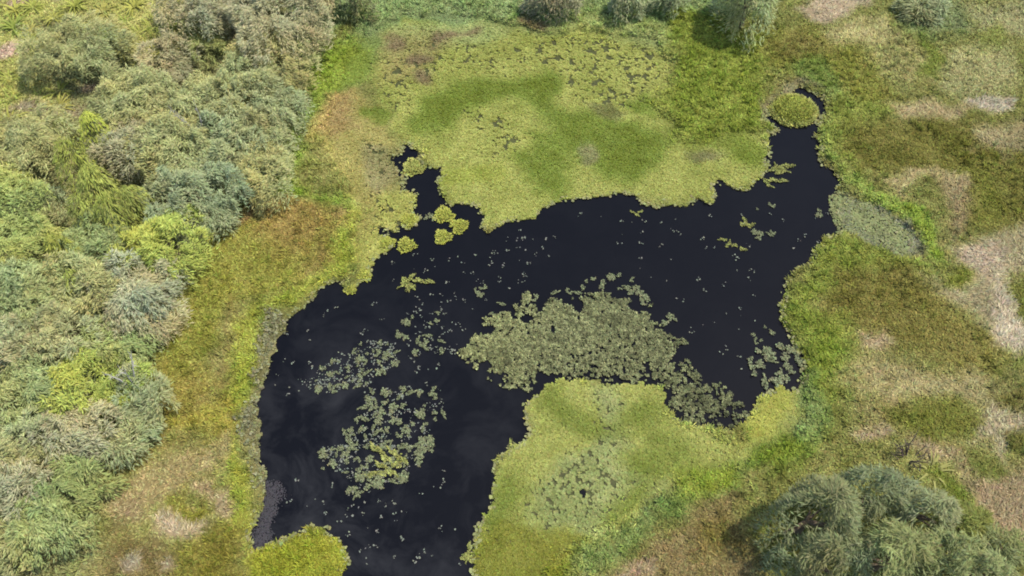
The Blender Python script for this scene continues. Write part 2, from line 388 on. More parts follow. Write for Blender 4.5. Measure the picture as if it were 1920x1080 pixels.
def water_mat():
    m = bpy.data.materials.new('pond_water')
    m.use_nodes = True
    t = m.node_tree
    p = t.nodes['Principled BSDF']
    g = t.nodes.new('ShaderNodeNewGeometry')
    n0 = t.nodes.new('ShaderNodeTexNoise'); n0.inputs['Scale'].default_value = .16; n0.inputs['Detail'].default_value = 3
    t.links.new(g.outputs['Position'], n0.inputs['Vector'])
    vm = t.nodes.new('ShaderNodeVectorMath'); vm.operation = 'MULTIPLY_ADD'
    vm.inputs[1].default_value = (9, 9, 9)
    t.links.new(n0.outputs['Color'], vm.inputs[0]); t.links.new(g.outputs['Position'], vm.inputs[2])
    n1 = t.nodes.new('ShaderNodeTexNoise'); n1.inputs['Scale'].default_value = .33; n1.inputs['Detail'].default_value = 8; n1.inputs['Roughness'].default_value = .62
    t.links.new(vm.outputs[0], n1.inputs['Vector'])
    # the murky silt of the shallow south-west, whirled by wind
    sx = t.nodes.new('ShaderNodeVectorMath'); sx.operation = 'DISTANCE'; sx.inputs[1].default_value = (-11.0, 11.0, 0)
    t.links.new(g.outputs['Position'], sx.inputs[0])
    fr = t.nodes.new('ShaderNodeMapRange'); fr.inputs[1].default_value = 3; fr.inputs[2].default_value = 16; fr.inputs[3].default_value = 1; fr.inputs[4].default_value = .06
    t.links.new(sx.outputs['Value'], fr.inputs[0])
    rp = t.nodes.new('ShaderNodeMapRange'); rp.inputs[1].default_value = .42; rp.inputs[2].default_value = .72
    t.links.new(n1.outputs['Fac'], rp.inputs[0])
    mu = t.nodes.new('ShaderNodeMath'); mu.operation = 'MULTIPLY'
    t.links.new(rp.outputs[0], mu.inputs[0]); t.links.new(fr.outputs[0], mu.inputs[1])
    mx = t.nodes.new('ShaderNodeMix'); mx.data_type = 'RGBA'
    mx.inputs[6].default_value = (.0024, .0026, .0036, 1); mx.inputs[7].default_value = (.014, .0145, .016, 1)
    t.links.new(mu.outputs[0], mx.inputs[0])
    t.links.new(mx.outputs[2], p.inputs['Base Color'])
    p.inputs['Roughness'].default_value = .12
    p.inputs['IOR'].default_value = 1.33
    p.inputs['Specular IOR Level'].default_value = .13
    bn = t.nodes.new('ShaderNodeTexNoise'); bn.inputs['Scale'].default_value = 3; bn.inputs['Detail'].default_value = 4
    t.links.new(g.outputs['Position'], bn.inputs['Vector'])
    bp = t.nodes.new('ShaderNodeBump'); bp.inputs['Strength'].default_value = .04; bp.inputs['Distance'].default_value = .05
    t.links.new(bn.outputs['Fac'], bp.inputs['Height']); t.links.new(bp.outputs[0], p.inputs['Normal'])
    return m


# ------------------------------------------------------------------ mesh helpers
def tag(o, label=None, cat=None, group=None, kind=None):
    if label: o['label'] = label
    if cat: o['category'] = cat
    if group: o['group'] = group
    if kind: o['kind'] = kind
    return o


def quads_obj(name, V, C, mat, parent=None, nper=4):
    """V (N,nper,3) separate polygons, C (N,3) colours (reflectance)"""
    N = V.shape[0]
    me = bpy.data.meshes.new(name)
    me.vertices.add(N * nper); me.loops.add(N * nper); me.polygons.add(N)
    me.vertices.foreach_set('co', np.ascontiguousarray(V, np.float32).ravel())
    me.loops.foreach_set('vertex_index', np.arange(N * nper, dtype=np.int32))
    me.polygons.foreach_set('loop_start', np.arange(0, N * nper, nper, dtype=np.int32))
    me.polygons.foreach_set('loop_total', np.full(N, nper, np.int32))
    ca = me.color_attributes.new('Col', 'FLOAT_COLOR', 'POINT')
    cc = np.ones((N, nper, 4), np.float32)
    cc[..., :3] = np.asarray(C, np.float32)[:, None, :]
    ca.data.foreach_set('color', cc.ravel())
    me.materials.append(mat)
    me.update(calc_edges=True)
    o = bpy.data.objects.new(name, me)
    COL.objects.link(o)
    o.parent = parent
    return o


def tri_mesh(name, verts, faces, cols, mat, parent=None, smooth=True):
    me = bpy.data.meshes.new(name)
    me.from_pydata([tuple(v) for v in verts], [], faces)
    ca = me.color_attributes.new('Col', 'FLOAT_COLOR', 'POINT')
    cc = np.ones((len(verts), 4), np.float32); cc[:, :3] = cols
    ca.data.foreach_set('color', cc.ravel())
    me.materials.append(mat)
    if smooth:
        me.polygons.foreach_set('use_smooth', np.ones(len(me.polygons), bool))
    me.update()
    o = bpy.data.objects.new(name, me)
    COL.objects.link(o)
    o.parent = parent
    return o


def norm(v):
    return v / (np.linalg.norm(v, axis=-1, keepdims=True) + 1e-9)


def leaf_quads(base, d, length, width, roll=None):
    """pointed leaves: base point, direction, length, width; each one four-cornered face"""
    d = norm(d)
    up = np.zeros_like(d); up[:, 2] = 1
    s = np.cross(d, up)
    bad = np.linalg.norm(s, axis=1) < 1e-3
    s[bad] = (1, 0, 0)
    s = norm(s)
    nrm = np.cross(s, d)
    if roll is not None:
        c, q = np.cos(roll)[:, None], np.sin(roll)[:, None]
        s = s * c + nrm * q
    L, Wd = np.asarray(length)[:, None], np.asarray(width)[:, None]
    mid = base + d * L * .45
    return np.stack([base, mid + s * Wd / 2, base + d * L, mid - s * Wd / 2], 1)


def jitter(c, n, v=.18, h=.06):
    k = 1 + v * rng.normal(size=(n, 1))
    hue = 1 + h * rng.normal(size=(n, 3))
    return np.clip(c * np.clip(k, .45, 1.8) * hue, .003, .6)


def visible(x, y, m=60):
    u, v = to_px(x, y)
    return (u > -m) & (u < 1920 + m) & (v > -m) & (v < 1080 + m)


def scatter(dens, mask_fn):
    A = (X1 - X0) * (Y1 - Y0)
    n = int(A * dens)
    x = rng.uniform(X0, X1, n); y = rng.uniform(Y0, Y1, n)
    k = (y > 6) & visible(x, y)
    x, y = x[k], y[k]
    k = mask_fn(x, y)
    return x[k], y[k]


# ------------------------------------------------------------------ ground and water
fx = np.arange(X0, X1 - .1, .16); fy = np.arange(Y0, Y1 - .1, .16)
xs = np.concatenate([[-600, -300, -150, -90, -65], fx, [65, 90, 150, 300, 600]])
ys = np.concatenate([[-400, -200, -90, -40, -12], fy, [80, 100, 150, 300, 700]])
TXX, TYY = np.meshgrid(xs, ys)
Z = sample(H, TXX, TYY).copy()
out = (TXX < X0) | (TXX > X1 - .1) | (TYY < Y0) | (TYY > Y1 - .1)
Z[out] = .3
C = sample(ALBM, TXX, TYY).copy()
C = C * np.array([.80, .74, .72])                   # litter and bare wet soil between the stems
C[out] = lin((126, 126, 66)) * ALB
nx, ny = len(xs), len(ys)
idx = np.arange(nx * ny).reshape(ny, nx)
F = np.stack([idx[:-1, :-1], idx[:-1, 1:], idx[1:, 1:], idx[1:, :-1]], -1).reshape(-1, 4)
me = bpy.data.meshes.new('ground')
me.vertices.add(nx * ny); me.loops.add(F.size); me.polygons.add(len(F))
me.vertices.foreach_set('co', np.stack([TXX, TYY, Z], -1).astype(np.float32).ravel())
me.loops.foreach_set('vertex_index', F.astype(np.int32).ravel())
me.polygons.foreach_set('loop_start', np.arange(0, F.size, 4, dtype=np.int32))
me.polygons.foreach_set('loop_total', np.full(len(F), 4, np.int32))
ca = me.color_attributes.new('Col', 'FLOAT_COLOR', 'POINT')
cc = np.ones((nx * ny, 4), np.float32); cc[:, :3] = C.reshape(-1, 3)
ca.data.foreach_set('color', cc.ravel())
me.polygons.foreach_set('use_smooth', np.ones(len(F), bool))
me.materials.append(M_SOIL)
me.update(calc_edges=True)
ground = bpy.data.objects.new('ground', me)
COL.objects.link(ground)
tag(ground, 'low wetland ground of soil and litter around the pond', 'ground', kind='structure')

pm = bpy.data.meshes.new('water')
pm.from_pydata([(-30, 5, 0), (32, 5, 0), (32, 52, 0), (-30, 52, 0)], [], [(0, 1, 2, 3)])
pm.materials.append(water_mat())
wo = bpy.data.objects.new('water', pm)
COL.objects.link(wo)
tag(wo, 'dark still pond water with faint silt swirls', 'water', kind='structure')


def hz(x, y):
    return sample(H, x, y)


# ------------------------------------------------------------------ ground cover (uncountable)
def tufts(x, y, k, lmin, lmax, wid, tilt, col, z0=None, flow=None):
    n = len(x)
    X = np.repeat(x, k); Y = np.repeat(y, k)
    N = n * k
    th = rng.uniform(0, 2 * math.pi, N)
    if flow is not None:
        th = np.repeat(flow, k) + rng.normal(0, .75, N)
    ti = rng.normal(tilt, .25, N)
    d = np.stack([np.cos(th) * np.sin(ti), np.sin(th) * np.sin(ti), np.abs(np.cos(ti)) + .05], -1)
    L = rng.uniform(lmin, lmax, N)
    base = np.stack([X + rng.normal(0, .04, N), Y + rng.normal(0, .04, N), (np.repeat(np.maximum(hz(x, y), .03), k) if z0 is None else np.repeat(z0, k))], -1)
    V = leaf_quads(base, d, L, L * wid * rng.uniform(.7, 1.3, N), rng.normal(0, .4, N))
    Cc = jitter(np.repeat(jitter(col, n, .17, .05), k, 0), N, .12, .04)
    return V, Cc


land = lambda x, y: ((hz(x, y) > .02) & (sample(sd_basin, x, y) > -.05)) | ((sample(sd_water, x, y) > .2) & (sample(sd_basin, x, y) > -1.1 * rng.random(len(x)) ** 2))


def herb_mask(x, y):
    r = rng.random(len(x))
    return land(x, y) & (r > sample(DRYM, x, y) * .85) & (sample(sd_mud, x, y) > 0.05)


x, y = scatter(95, herb_mask)
V, Cc = tufts(x, y, 4, .09, .19, .40, 1.2, sample(ALBM, x, y) * 1.68)
tag(quads_obj('marsh_herbs', V, Cc, M_GRASS), 'low olive and yellow-green marsh herbs carpeting the banks', 'marsh plants', kind='stuff')

x, y = scatter(42, lambda x, y: land(x, y) & (rng.random(len(x)) < sample(DRYM, x, y)))
fl = 7 * fbm(x / 3.0, y / 3.0, 3, 90) + .5
V, Cc = tufts(x, y, 5, .18, .40, .12, 1.25, sample(ALBM, x, y) * 1.6, flow=fl)
tag(quads_obj('dry_grass', V, Cc, M_GRASS), 'pale dry grass lying in swirled patches across the banks', 'dry grass', kind='stuff')

# taller sedge tussocks, thick near the water and in patches of the meadow
sg = ranked(fbm(GX / 2.6, GY / 2.6, 3, 230))
x, y = scatter(7, lambda x, y: land(x, y) & (hz(x, y) > .02) & (rng.random(len(x)) < np.clip(.95 - sample(sd_basin, x, y) / 5, .0, 1) + .8 * (sample(sg, x, y) > .62)) & (rng.random(len(x)) > sample(DRYM, x, y)))
V, Cc = tufts(x, y, 16, .20, .42, .13, .85, sample(ALBM, x, y) * np.array([1.75, 1.8, 1.6]))
tag(quads_obj('sedge', V, Cc, M_GRASS), 'taller sedge tussocks dotted along the pond banks and the meadow', 'sedge', kind='stuff')

# floating carpets: rosettes on the water, thinned where the photo shows dark gaps
SPECK = np.zeros(GX.shape)


def speck(poly, amt, soft=.6):
    d = sdf(poly, W1x, W1y, 3)
    SPECK[:] = np.maximum(SPECK, np.clip(.5 - d / (2 * soft), 0, 1) * amt)


speck([(980,70),(1100,70),(1240,100),(1250,185),(1180,195),(1100,190),(1050,160),(1000,120)], .52)
speck([(700,120),(780,60),(980,80),(1000,130),(860,140),(780,160),(730,150)], .34)
speck([(880,210),(940,220),(990,260),(960,290),(910,300)], .40)
speck([(690,120),(745,110),(780,160),(750,220),(700,190)], .36)
speck([(1110,725),(1165,730),(1160,800),(1170,900),(1200,920),(1150,960),(1120,1010),(1020,1010),(1010,910),(1060,890),(1100,840)], .52)
speck([(1320,850),(1350,815),(1380,850),(1370,890),(1320,895)], .55)
speck([(895,985),(935,980),(935,1040),(895,1050)], .4)
speck([(695,280),(755,280),(760,345),(710,350),(680,410),(690,480),(730,440),(760,400),(700,360)], .4)
speck([(1165,905),(1250,905),(1240,935),(1190,930)], .38)
HOLE = np.full(GX.shape, 99.)
for p in [ell(1092,928,6,11), ell(1081,948,5,3), ell(714,397,6,10), ell(713,437,9,6), ell(1347,345,10,8)]:
    HOLE = np.minimum(HOLE, sdf(p, W2x, W2y, 1))
hn = ranked(fbm(GX / .23 + .6 * fbm(GX, GY, 2, 3), GY / .20, 2, 120))           # blotchy gaps
hnf = ranked(fbm(GX / .13, GY / .15, 2, 240))
hn = np.where(GY < 26, hnf, hn)
OPEN = (HOLE < 0) | (sd_water < 0)
GAP = (hn < SPECK * .82) | OPEN


def carpet(name, sd, label, dens=290, base_z=.02):
    edge = sd < .35 - .9 * rng.random(GX.shape) ** 2
    film = (sd < .2) & ~OPEN & (sd_basin < .25)
    inside = edge & ~GAP & (sd_basin < .25)
    x, y = scatter(dens, lambda x, y: sample(inside, x, y))
    n = len(x)
    k = 5
    X = np.repeat(x, k); Y = np.repeat(y, k); N = n * k
    th = np.tile(np.arange(k) * 2 * math.pi / k, n) + np.repeat(rng.uniform(0, 6.28, n), k) + rng.normal(0, .2, N)
    ti = rng.normal(1.25, .16, N)
    d = np.stack([np.cos(th) * np.sin(ti), np.sin(th) * np.sin(ti), np.cos(ti)], -1)
    L = rng.uniform(.05, .12, N)
    zz = np.maximum(np.repeat(rng.uniform(.03, .08, n), k), np.repeat(hz(x, y), k) + .02)
    base = np.stack([X, Y, zz], -1)
    V = leaf_quads(base, d, L, L * .75, rng.normal(0, .15, N))
    Cc = jitter(np.repeat(jitter(sample(ALBM, x, y), n, .10, .04), k, 0), N, .07, .03)
    # duckweed film under the rosettes
    s = 1
    rr, c_ = np.nonzero(film)
    px, py = gx[c_], gy[rr]
    kk = visible(px, py)
    px, py = px[kk], py[kk]
    hh = ST * .5
    q = np.stack([np.stack([px + a * hh, py + b * hh, np.full(len(px), base_z)], -1) for a, b in ((-1, -1), (1, -1), (1, 1), (-1, 1))], 1)
    gp = sample(GAP, px, py)[:, None]
    cq = jitter(np.where(gp, lin((84, 88, 50)) * ALB, sample(ALBM, px, py) * np.array([.85, .82, .8])), len(px), .16, .04)
    return tag(quads_obj(name, np.concatenate([V, q]), np.concatenate([Cc, cq]), M_PAD), label, 'floating plants', kind='stuff')


carpet('floating_carpet', sd_um, 'yellow-green carpet of floating plants filling the far half of the pond')
carpet('floating_carpet', sd_lm, 'yellow-green carpet of floating plants with black gaps on the near bank')
x, y = scatter(150, lambda x, y: (sample(sd_ftm, x, y) < .1) & (sample(sd_water, x, y) > 0))
V, Cc = tufts(x, y, 5, .10, .2, .4, 1.1, sample(ALBM, x, y) * 1.5)
tag(quads_obj('marsh_grass', V, Cc, M_GRASS), 'olive green marsh grass tongue at the bottom left shore', 'marsh grass', kind='stuff')


def bits(x, y, smin, smax, col, z=.012, flat=.12, v=.16):
    """irregular flat six-sided leaves lying on the water"""
    n = len(x)
    a = np.linspace(0, 2 * math.pi, 6, endpoint=False)[None] + rng.uniform(0, 6.28, (n, 1))
    r = rng.uniform(smin, smax, (n, 1)) * rng.uniform(.55, 1.25, (n, 6))
    st = rng.uniform(.5, 1, (n, 1)); ph = rng.uniform(0, 6.28, (n, 1))
    lx, ly = r * np.cos(a), r * np.sin(a) * st
    tx, ty = rng.normal(0, flat, (n, 1)), rng.normal(0, flat, (n, 1))
    X = x[:, None] + lx * np.cos(ph) - ly * np.sin(ph); Y = y[:, None] + lx * np.sin(ph) + ly * np.cos(ph)
    zz = z + rng.uniform(0, .05, (n, 1)) + smax * (np.abs(tx) + np.abs(ty)) + lx * tx + ly * ty
    return np.stack([X, Y, zz], -1), jitter(col, n, v, .05)


# weed bed in the middle of the pond
bn = ranked(fbm(GX / .13, GY / .13, 1, 150)); bn2 = ranked(fbm(GX / .7, GY / .7, 3, 155))
u_, v_ = to_px(GX, GY)
bd = np.clip(-sd_bed / 1.5, 0, 1)
wet = np.clip((v_ - 620) / 90, 0, 1) * np.clip((u_ - 1000) / 120, 0, 1)
BEDM = (sd_bed < 0) & (bn > .05 + .24 * wet + .3 * (1 - bd) ** 2) & (bn2 > .62 * (1 - bd) ** 2)
bedcol = np.array(lin((130, 134, 92))) * ALB
wn = fbm(GX / 2, GY / 2, 3, 170)
BEDC = bedcol * (1 + .5 * wn[..., None]) * (1 + .25 * np.clip((1050 - u_) / 150, 0, 1)[..., None] * np.array([1., .95, .6]))
BEDC *= 1 - .22 * np.clip((u_ - 1230) / 80, 0, 1)[..., None] * np.array([1, .95, .9])
x, y = scatter(1150, lambda x, y: sample(BEDM, x, y))
V, Cc = bits(x, y, .02, .05, sample(BEDC, x, y) * 1.2, v=.3, flat=.4)
shd = (1 + 1.5 * fbm(x / .16, y / .16, 2, 190))[:, None]
Cc = np.clip(Cc * shd, .004, .5)
V[..., 2] += np.clip(.16 * fbm(x / .25, y / .25, 2, 195), 0, .2)[:, None]
bedo = quads_obj('water_weed', V, Cc, M_PAD, None, 6)
tag(bedo, 'grey-green weed bed floating in the middle of the pond', 'water weed', kind='stuff')
# shallow grey inlet and left rim
x, y = scatter(300, lambda x, y: (sample(sd_sh, x, y) < .35 - .8 * rng.random(len(x)) ** 2) & (sample(sd_basin, x, y) < .4) & (rng.random(len(x)) < .9))
V, Cc = bits(x, y, .04, .10, np.tile(lin((136, 144, 92)) * ALB, (len(x), 1)) * (1 + .7 * fbm(x / .3, y / .3, 3, 200))[:, None], v=.13, flat=.08)
tag(quads_obj('water_weed', V, Cc, M_PAD, None, 6), 'smooth grey weed filling the shallow inlet on the right bank', 'water weed', kind='stuff')
rimn = (sd_rim < .1) & (hn > .25 + .45 * np.clip(1 + sd_rim / .6, 0, 1))
x, y = scatter(220, lambda x, y: sample(rimn, x, y))
V, Cc = bits(x, y, .04, .10, np.tile(lin((140, 140, 104)) * ALB, (len(x), 1)) * (1 + 1.3 * fbm(x / .25, y / .25, 3, 205))[:, None], z=.03, v=.3, flat=.3)
V[..., 2] += np.maximum(hz(x, y), 0)[:, None]
tag(quads_obj('water_weed', V, Cc, M_PAD, None, 6), 'withered grey weed along the left water edge', 'water weed', kind='stuff')
x, y = scatter(1300, lambda x, y: (sample(sd_mud, x, y) < .5 * rng.random(len(x)) - .3) & (sample(sd_water, x, y) < .1))
V, Cc = bits(x, y, .016, .042, np.tile(lin((78, 76, 80)) * ALB, (len(x), 1)), z=.002, v=.07, flat=.01)
tag(quads_obj('silt_scum', V, Cc, M_PAD, None, 6), 'dull grey film of scum on the water in the lower left corner of the pond', 'scum', kind='stuff')
# thin grey fringe along the rest of the open water edge
fr = (np.abs(sd_water) < .16) & (hn > .5) & (sd_bed > .5)
x, y = scatter(120, lambda x, y: sample(fr, x, y))
V, Cc = bits(x, y, .04, .11, np.tile(lin((150, 152, 100)) * ALB, (len(x), 1)), z=.03, v=.2)
V[..., 2] += np.maximum(hz(x, y), 0)[:, None]
tag(quads_obj('shore_scum', V, Cc, M_PAD, None, 6), 'thin broken fringe of pale weed lining the open water', 'water weed', kind='stuff')


# ------------------------------------------------------------------ floating plants one can count
def clump_mesh(name, npads, spread, smin, smax, col):
    P = [(0.0, 0.0)]
    asp = rng.uniform(.45, 1)
    while len(P) < npads:
        q = P[int(len(P) * rng.random() ** .6)]
        t = rng.uniform(0, 6.28)
        st = rng.uniform(.95, 1.5) * (smin + smax) * .5
        p = (q[0] + st * math.cos(t), q[1] + st * math.sin(t) * asp)
        if min((p[0] - o[0]) ** 2 + (p[1] - o[1]) ** 2 for o in P) > (st * .62) ** 2:
            P.append(p)
    P = np.array(P)
    px, py = P[:, 0], P[:, 1]
    V, Cc = bits(px, py, smin, smax, np.tile(lin(col) * ALB, (npads, 1)), z=.01, flat=.35, v=.32)
    o = quads_obj(name, V, Cc, M_PAD, None, 6)
    return o


def copy_of(o, x, y, z, rz, s, label, cat, group):
    c = o.copy()
    COL.objects.link(c)
    c.location = (x, y, z); c.rotation_euler = (0, 0, rz); c.scale = (s, s, s)
    tag(c, label, cat, group)
    return c


protos = []


def proto(*a):
    o = clump_mesh(*a)
    protos.append(o)
    return o


GREY, YEL = (136, 142, 104), (156, 160, 88)
P_mid = [proto('floating_plant', 22 + 9 * k, .17, .024, .062, GREY) for k in range(7)]
P_yel = [proto('floating_plant', 70 + 14 * k, .22, .03, .075, YEL) for k in range(3)]


def in_poly(poly, n):
    """n random survey points inside a polygon"""
    P = np.array(poly, float)
    lo, hi = P.min(0), P.max(0)
    out = []
    while len(out) < n:
        u, v = rng.uniform(lo[0], hi[0]), rng.uniform(lo[1], hi[1])
        ins = False
        for i in range(len(P)):
            a, b = P[i], P[(i + 1) % len(P)]
            if (a[1] > v) != (b[1] > v) and u < (b[0] - a[0]) * (v - a[1]) / (b[1] - a[1]) + a[0]:
                ins = not ins
        if ins:
            out.append((u, v))
    return out


def strew(pts, P, smin, smax, label, group):
    for (u, v) in pts:
        x, y = at(u, v)
        if sample(sd_water, x, y) > -.12 or sample(sd_bed, x, y) < -.3:
            continue
        o = P[rng.integers(len(P))]
        copy_of(o, x, y, .004, rng.uniform(0, 6.28), rng.uniform(smin, smax), label, 'water plant', group)


G1 = 'grey plant clumps in the left part of the pond'
A1 = [(568,725),(590,705),(640,660),(690,640),(740,640),(745,690),(700,700),(690,725),(620,735)]
B1 = [(605,820),(640,810),(680,770),(690,725),(740,735),(790,715),(828,735),(832,780),(805,800),(808,850),(775,895),(740,905),(700,925),(660,932),(650,890),(605,885)]
strew(in_poly(A1, 52), P_mid, .3, .9, 'grey-green clump in the loose scatter of plants at the left of the pond', G1)
strew(in_poly(B1, 135), P_mid, .35, 1.1, 'grey-green clump in the dense patch of plants at the lower left of the pond', G1)
strew(in_poly([(740,620),(790,580),(835,590),(830,660),(780,680),(745,690)], 20), P_mid, .5, 1.0, 'grey-green clump between the loose scatter and the weed bed', G1)
strew([(735,850),(737,885),(742,868),(722,885),(728,860)], P_yel, .9, 1.2, 'yellow-green clump inside the dense grey patch of plants', 'yellow clumps in the dense patch')
strew(in_poly([(1395,690),(1420,660),(1450,645),(1500,655),(1505,705),(1470,735),(1430,725)], 24), P_mid, .8, 1.4, 'grey clump of plants in the bay by the right bank', 'clumps in the right bay')
strew(in_poly([(1400,620),(1440,600),(1470,640),(1410,650)], 8), P_mid, .4, .7, 'small grey clump above the bay by the right bank', 'clumps in the right bay')
strew([(1398,415),(1405,422),(1393,420)], P_yel, .6, .9, 'yellow-green clump near the right end of the open water', 'yellow clumps near the right end')
strew([(1355,450),(1365,458),(1378,462),(1392,466)], P_yel, .5, .7, 'low yellow-grey clump drifting left of the right bank', 'yellow clumps near the right end')
strew([(1415,435),(1425,440),(1420,448),(1443,440),(1448,436)], P_mid, .6, .9, 'grey clump drifting below the yellow clumps of the right end', 'grey clumps near the right end')
strew([(1537,395),(1536,405),(1446,385),(1420,392)], P_mid, .6, .9, 'grey clump by the mouth of the narrow channel', 'grey clumps near the right end')
strew([(1455,318),(1465,312),(1478,310),(1460,322),(1470,318),(1445,340),(1440,345)], P_yel, .7, 1.0, 'yellow-grey clump in the narrow channel', 'clumps in the channel')
strew([(757,535),(765,532),(772,540),(780,528)], P_yel, .8, 1.1, 'yellow-green clump drifting alone right of the left shore', 'clumps off the left shore')
strew([(1195,403),(1200,398)], P_yel, .4, .55, 'small pale clump off the far carpet edge', 'clumps off the far carpet')
strew([(798,408),(806,406),(812,409)], P_mid, .7, .9, 'grey-green clump between the round cushions', 'clumps between the cushions')
strew([(878,1045),(872,1040),(884,1042),(886,1052)], P_yel, .5, .7, 'pale clump off the near carpet edge', 'clumps off the near carpet')
strew([(893,545),(900,552),(905,540),(915,610),(930,600),(920,590),(985,550),(1003,560),(940,570)], P_mid, .6, .9, 'grey clump north-west of the weed bed', 'clumps above the weed bed')
strew(in_poly([(1030,555),(1045,530),(1080,530),(1110,515),(1180,515),(1215,560),(1190,565),(1150,545),(1080,555)], 26), P_mid, .5, .95, 'grey clump along the ragged far rim of the weed bed', 'clumps above the weed bed')
strew([(1255,595),(1262,600),(1250,605),(1212,562),(1208,570)], P_mid, .7, 1, 'grey clump at the right corner of the weed bed', 'clumps above the weed bed')
fk = []
for poly, n in (([(700,500),(880,440),(1000,430),(1060,440),(1000,520),(900,580),(850,640),(760,600)], 70),
                ([(1060,400),(1350,400),(1560,360),(1560,430),(1450,560),(1430,700),(1330,690),(1260,560),(1150,480)], 70),
                ([(520,640),(620,560),(700,540),(740,640),(600,700),(560,780),(500,720)], 25),
                ([(500,900),(640,900),(800,900),(900,830),(900,920),(880,1060),(660,1060),(560,960)], 50),
                (A1, 170), (B1, 230), ([(740,600),(800,560),(900,600),(860,680),(780,700)], 50)):
    fk += in_poly(poly, n)
fk = np.array(fk)
p_ = at(fk[:, 0], fk[:, 1])
p_ = p_[(sample(sd_water, p_[:, 0], p_[:, 1]) < -.15) & (sample(sd_bed, p_[:, 0], p_[:, 1]) > 0)]
m_ = rng.integers(1, 5, len(p_))
p_ = np.repeat(p_, m_, 0) + rng.normal(0, .07, (m_.sum(), 2))
V, Cc = bits(p_[:, 0], p_[:, 1], .02, .062, np.tile(lin((134, 140, 124)) * ALB, (len(p_), 1)), z=.01)
tag(quads_obj('plant_flecks', V, Cc, M_PAD, None, 6), 'tiny pale plant flecks strewn over the dark open water', 'plant flecks', kind='stuff')
for p in protos:
    bpy.data.objects.remove(p)


# round cushions of floating plants and the grass islet
def cushion(u, v, r, label, col=(176, 180, 80)):
    x, y = at(u, v)
    root = bpy.data.objects.new('floating_cushion', None)
    COL.objects.link(root)
    root.location = (x, y, 0)
    tag(root, label, 'water plant', 'round floating cushions off the left carpet')
    n = int(420 * (r / .5) ** 2)
    q = np.sqrt(rng.random(n)); a = rng.uniform(0, 6.28, n)
    rr = r * (1 + .16 * np.sin(3 * a + u) + .1 * np.sin(7 * a + v))
    px, py = q * rr * np.cos(a), q * rr * np.sin(a)
    th = rng.uniform(0, 6.28, n)
    ti = np.where(q > .8, 1.3, rng.normal(1.0, .3, n))
    th = np.where(q > .75, a + rng.normal(0, .4, n), th)
    d = np.stack([np.cos(th) * np.sin(ti), np.sin(th) * np.sin(ti), np.cos(ti)], -1)
    base = np.stack([px, py, .03 + .10 * (1 - q ** 2)], -1)
    V = leaf_quads(base, d, rng.uniform(.09, .17, n), rng.uniform(.05, .09, n), rng.normal(0, .3, n))
    quads_obj('leaves', V, jitter(np.tile(lin(col) * ALB * 1.15, (n, 1)), n, .14), M_PAD, root)
    m = 24
    aa = np.linspace(0, 6.283, m, endpoint=False)
    vs = [(0, 0, .10)] + [(.85 * r * (1 + .16 * math.sin(3 * t + u) + .1 * math.sin(7 * t + v)) * math.cos(t), .85 * r * (1 + .16 * math.sin(3 * t + u) + .1 * math.sin(7 * t + v)) * math.sin(t), .015) for t in aa]
    tri_mesh('root_mat', vs, [(0, 1 + i, 1 + (i + 1) % m) for i in range(m)], lin((120, 120, 60)) * ALB, M_SOIL, root)


cushion(832, 404, .52, 'largest round yellow-green cushion of plants on the dark water, touching a smaller one')
cushion(861, 425, .46, 'round yellow-green cushion touching the lower right of the largest one')
cushion(831, 445, .44, 'star-edged yellow-green cushion alone below the two touching cushions')
cushion(762, 461, .46, 'lone round cushion just off the left carpet edge')
cushion(767, 414, .48, 'round cushion half joined to the left carpet below its flat lobe')
cushion(724, 457, .44, 'round cushion stuck to the left carpet beside the lone one')
cushion(682, 517, .42, 'round cushion at the lower tip of the left carpet')
cushion(657, 543, .30, 'smallest cushion hanging off the left shore at the carpet tip')
cushion(775, 315, .62, 'broad ragged cushion between the two small far-left pools', (172, 176, 92))

x, y = at(1487, 208)
isl = bpy.data.objects.new('grass_islet', None)
COL.objects.link(isl); isl.location = (x, y, 0)
tag(isl, 'oval grassy islet ringed by the dark channel at the top right', 'islet')
wl = at(1535, 208)[0] - at(1444, 208)[0]; hl = at(1487, 178)[1] - at(1487, 239)[1]
n, m = 12, 40
vs, fs = [(0, 0, .35)], []
for i in range(1, n + 1):
    for j in range(m):
        t = j / m * 6.2832
        q = i / n
        rr = q * (1 + .05 * math.sin(3 * t + 1) + .04 * math.sin(5 * t))
        vs.append((rr * wl / 2 * math.cos(t), rr * hl / 2 * math.sin(t), .35 * (1 - q ** 2) - .03 * (q > .95)))
for j in range(m):
    fs.append((0, 1 + j, 1 + (j + 1) % m))
for i in range(n - 1):
    for j in range(m):
        a = 1 + i * m + j; b = 1 + i * m + (j + 1) % m
        fs.append((a, a + m, b + m, b))
tri_mesh('mound', vs, fs, lin((130, 128, 66)) * ALB, M_SOIL, isl)
nn = 1500
q = np.sqrt(rng.random(nn)); a = rng.uniform(0, 6.28, nn)
px, py = q * wl / 2 * np.cos(a), q * hl / 2 * np.sin(a)
V, Cc = tufts(px, py, 4, .12, .24, .35, .95, np.where(q[:, None] > .8, lin((178, 180, 100)), lin((156, 162, 74))) * ALB * 1.5, z0=.35 * (1 - q ** 2))
tag(quads_obj('grass', V, Cc, M_GRASS, isl), kind='stuff')


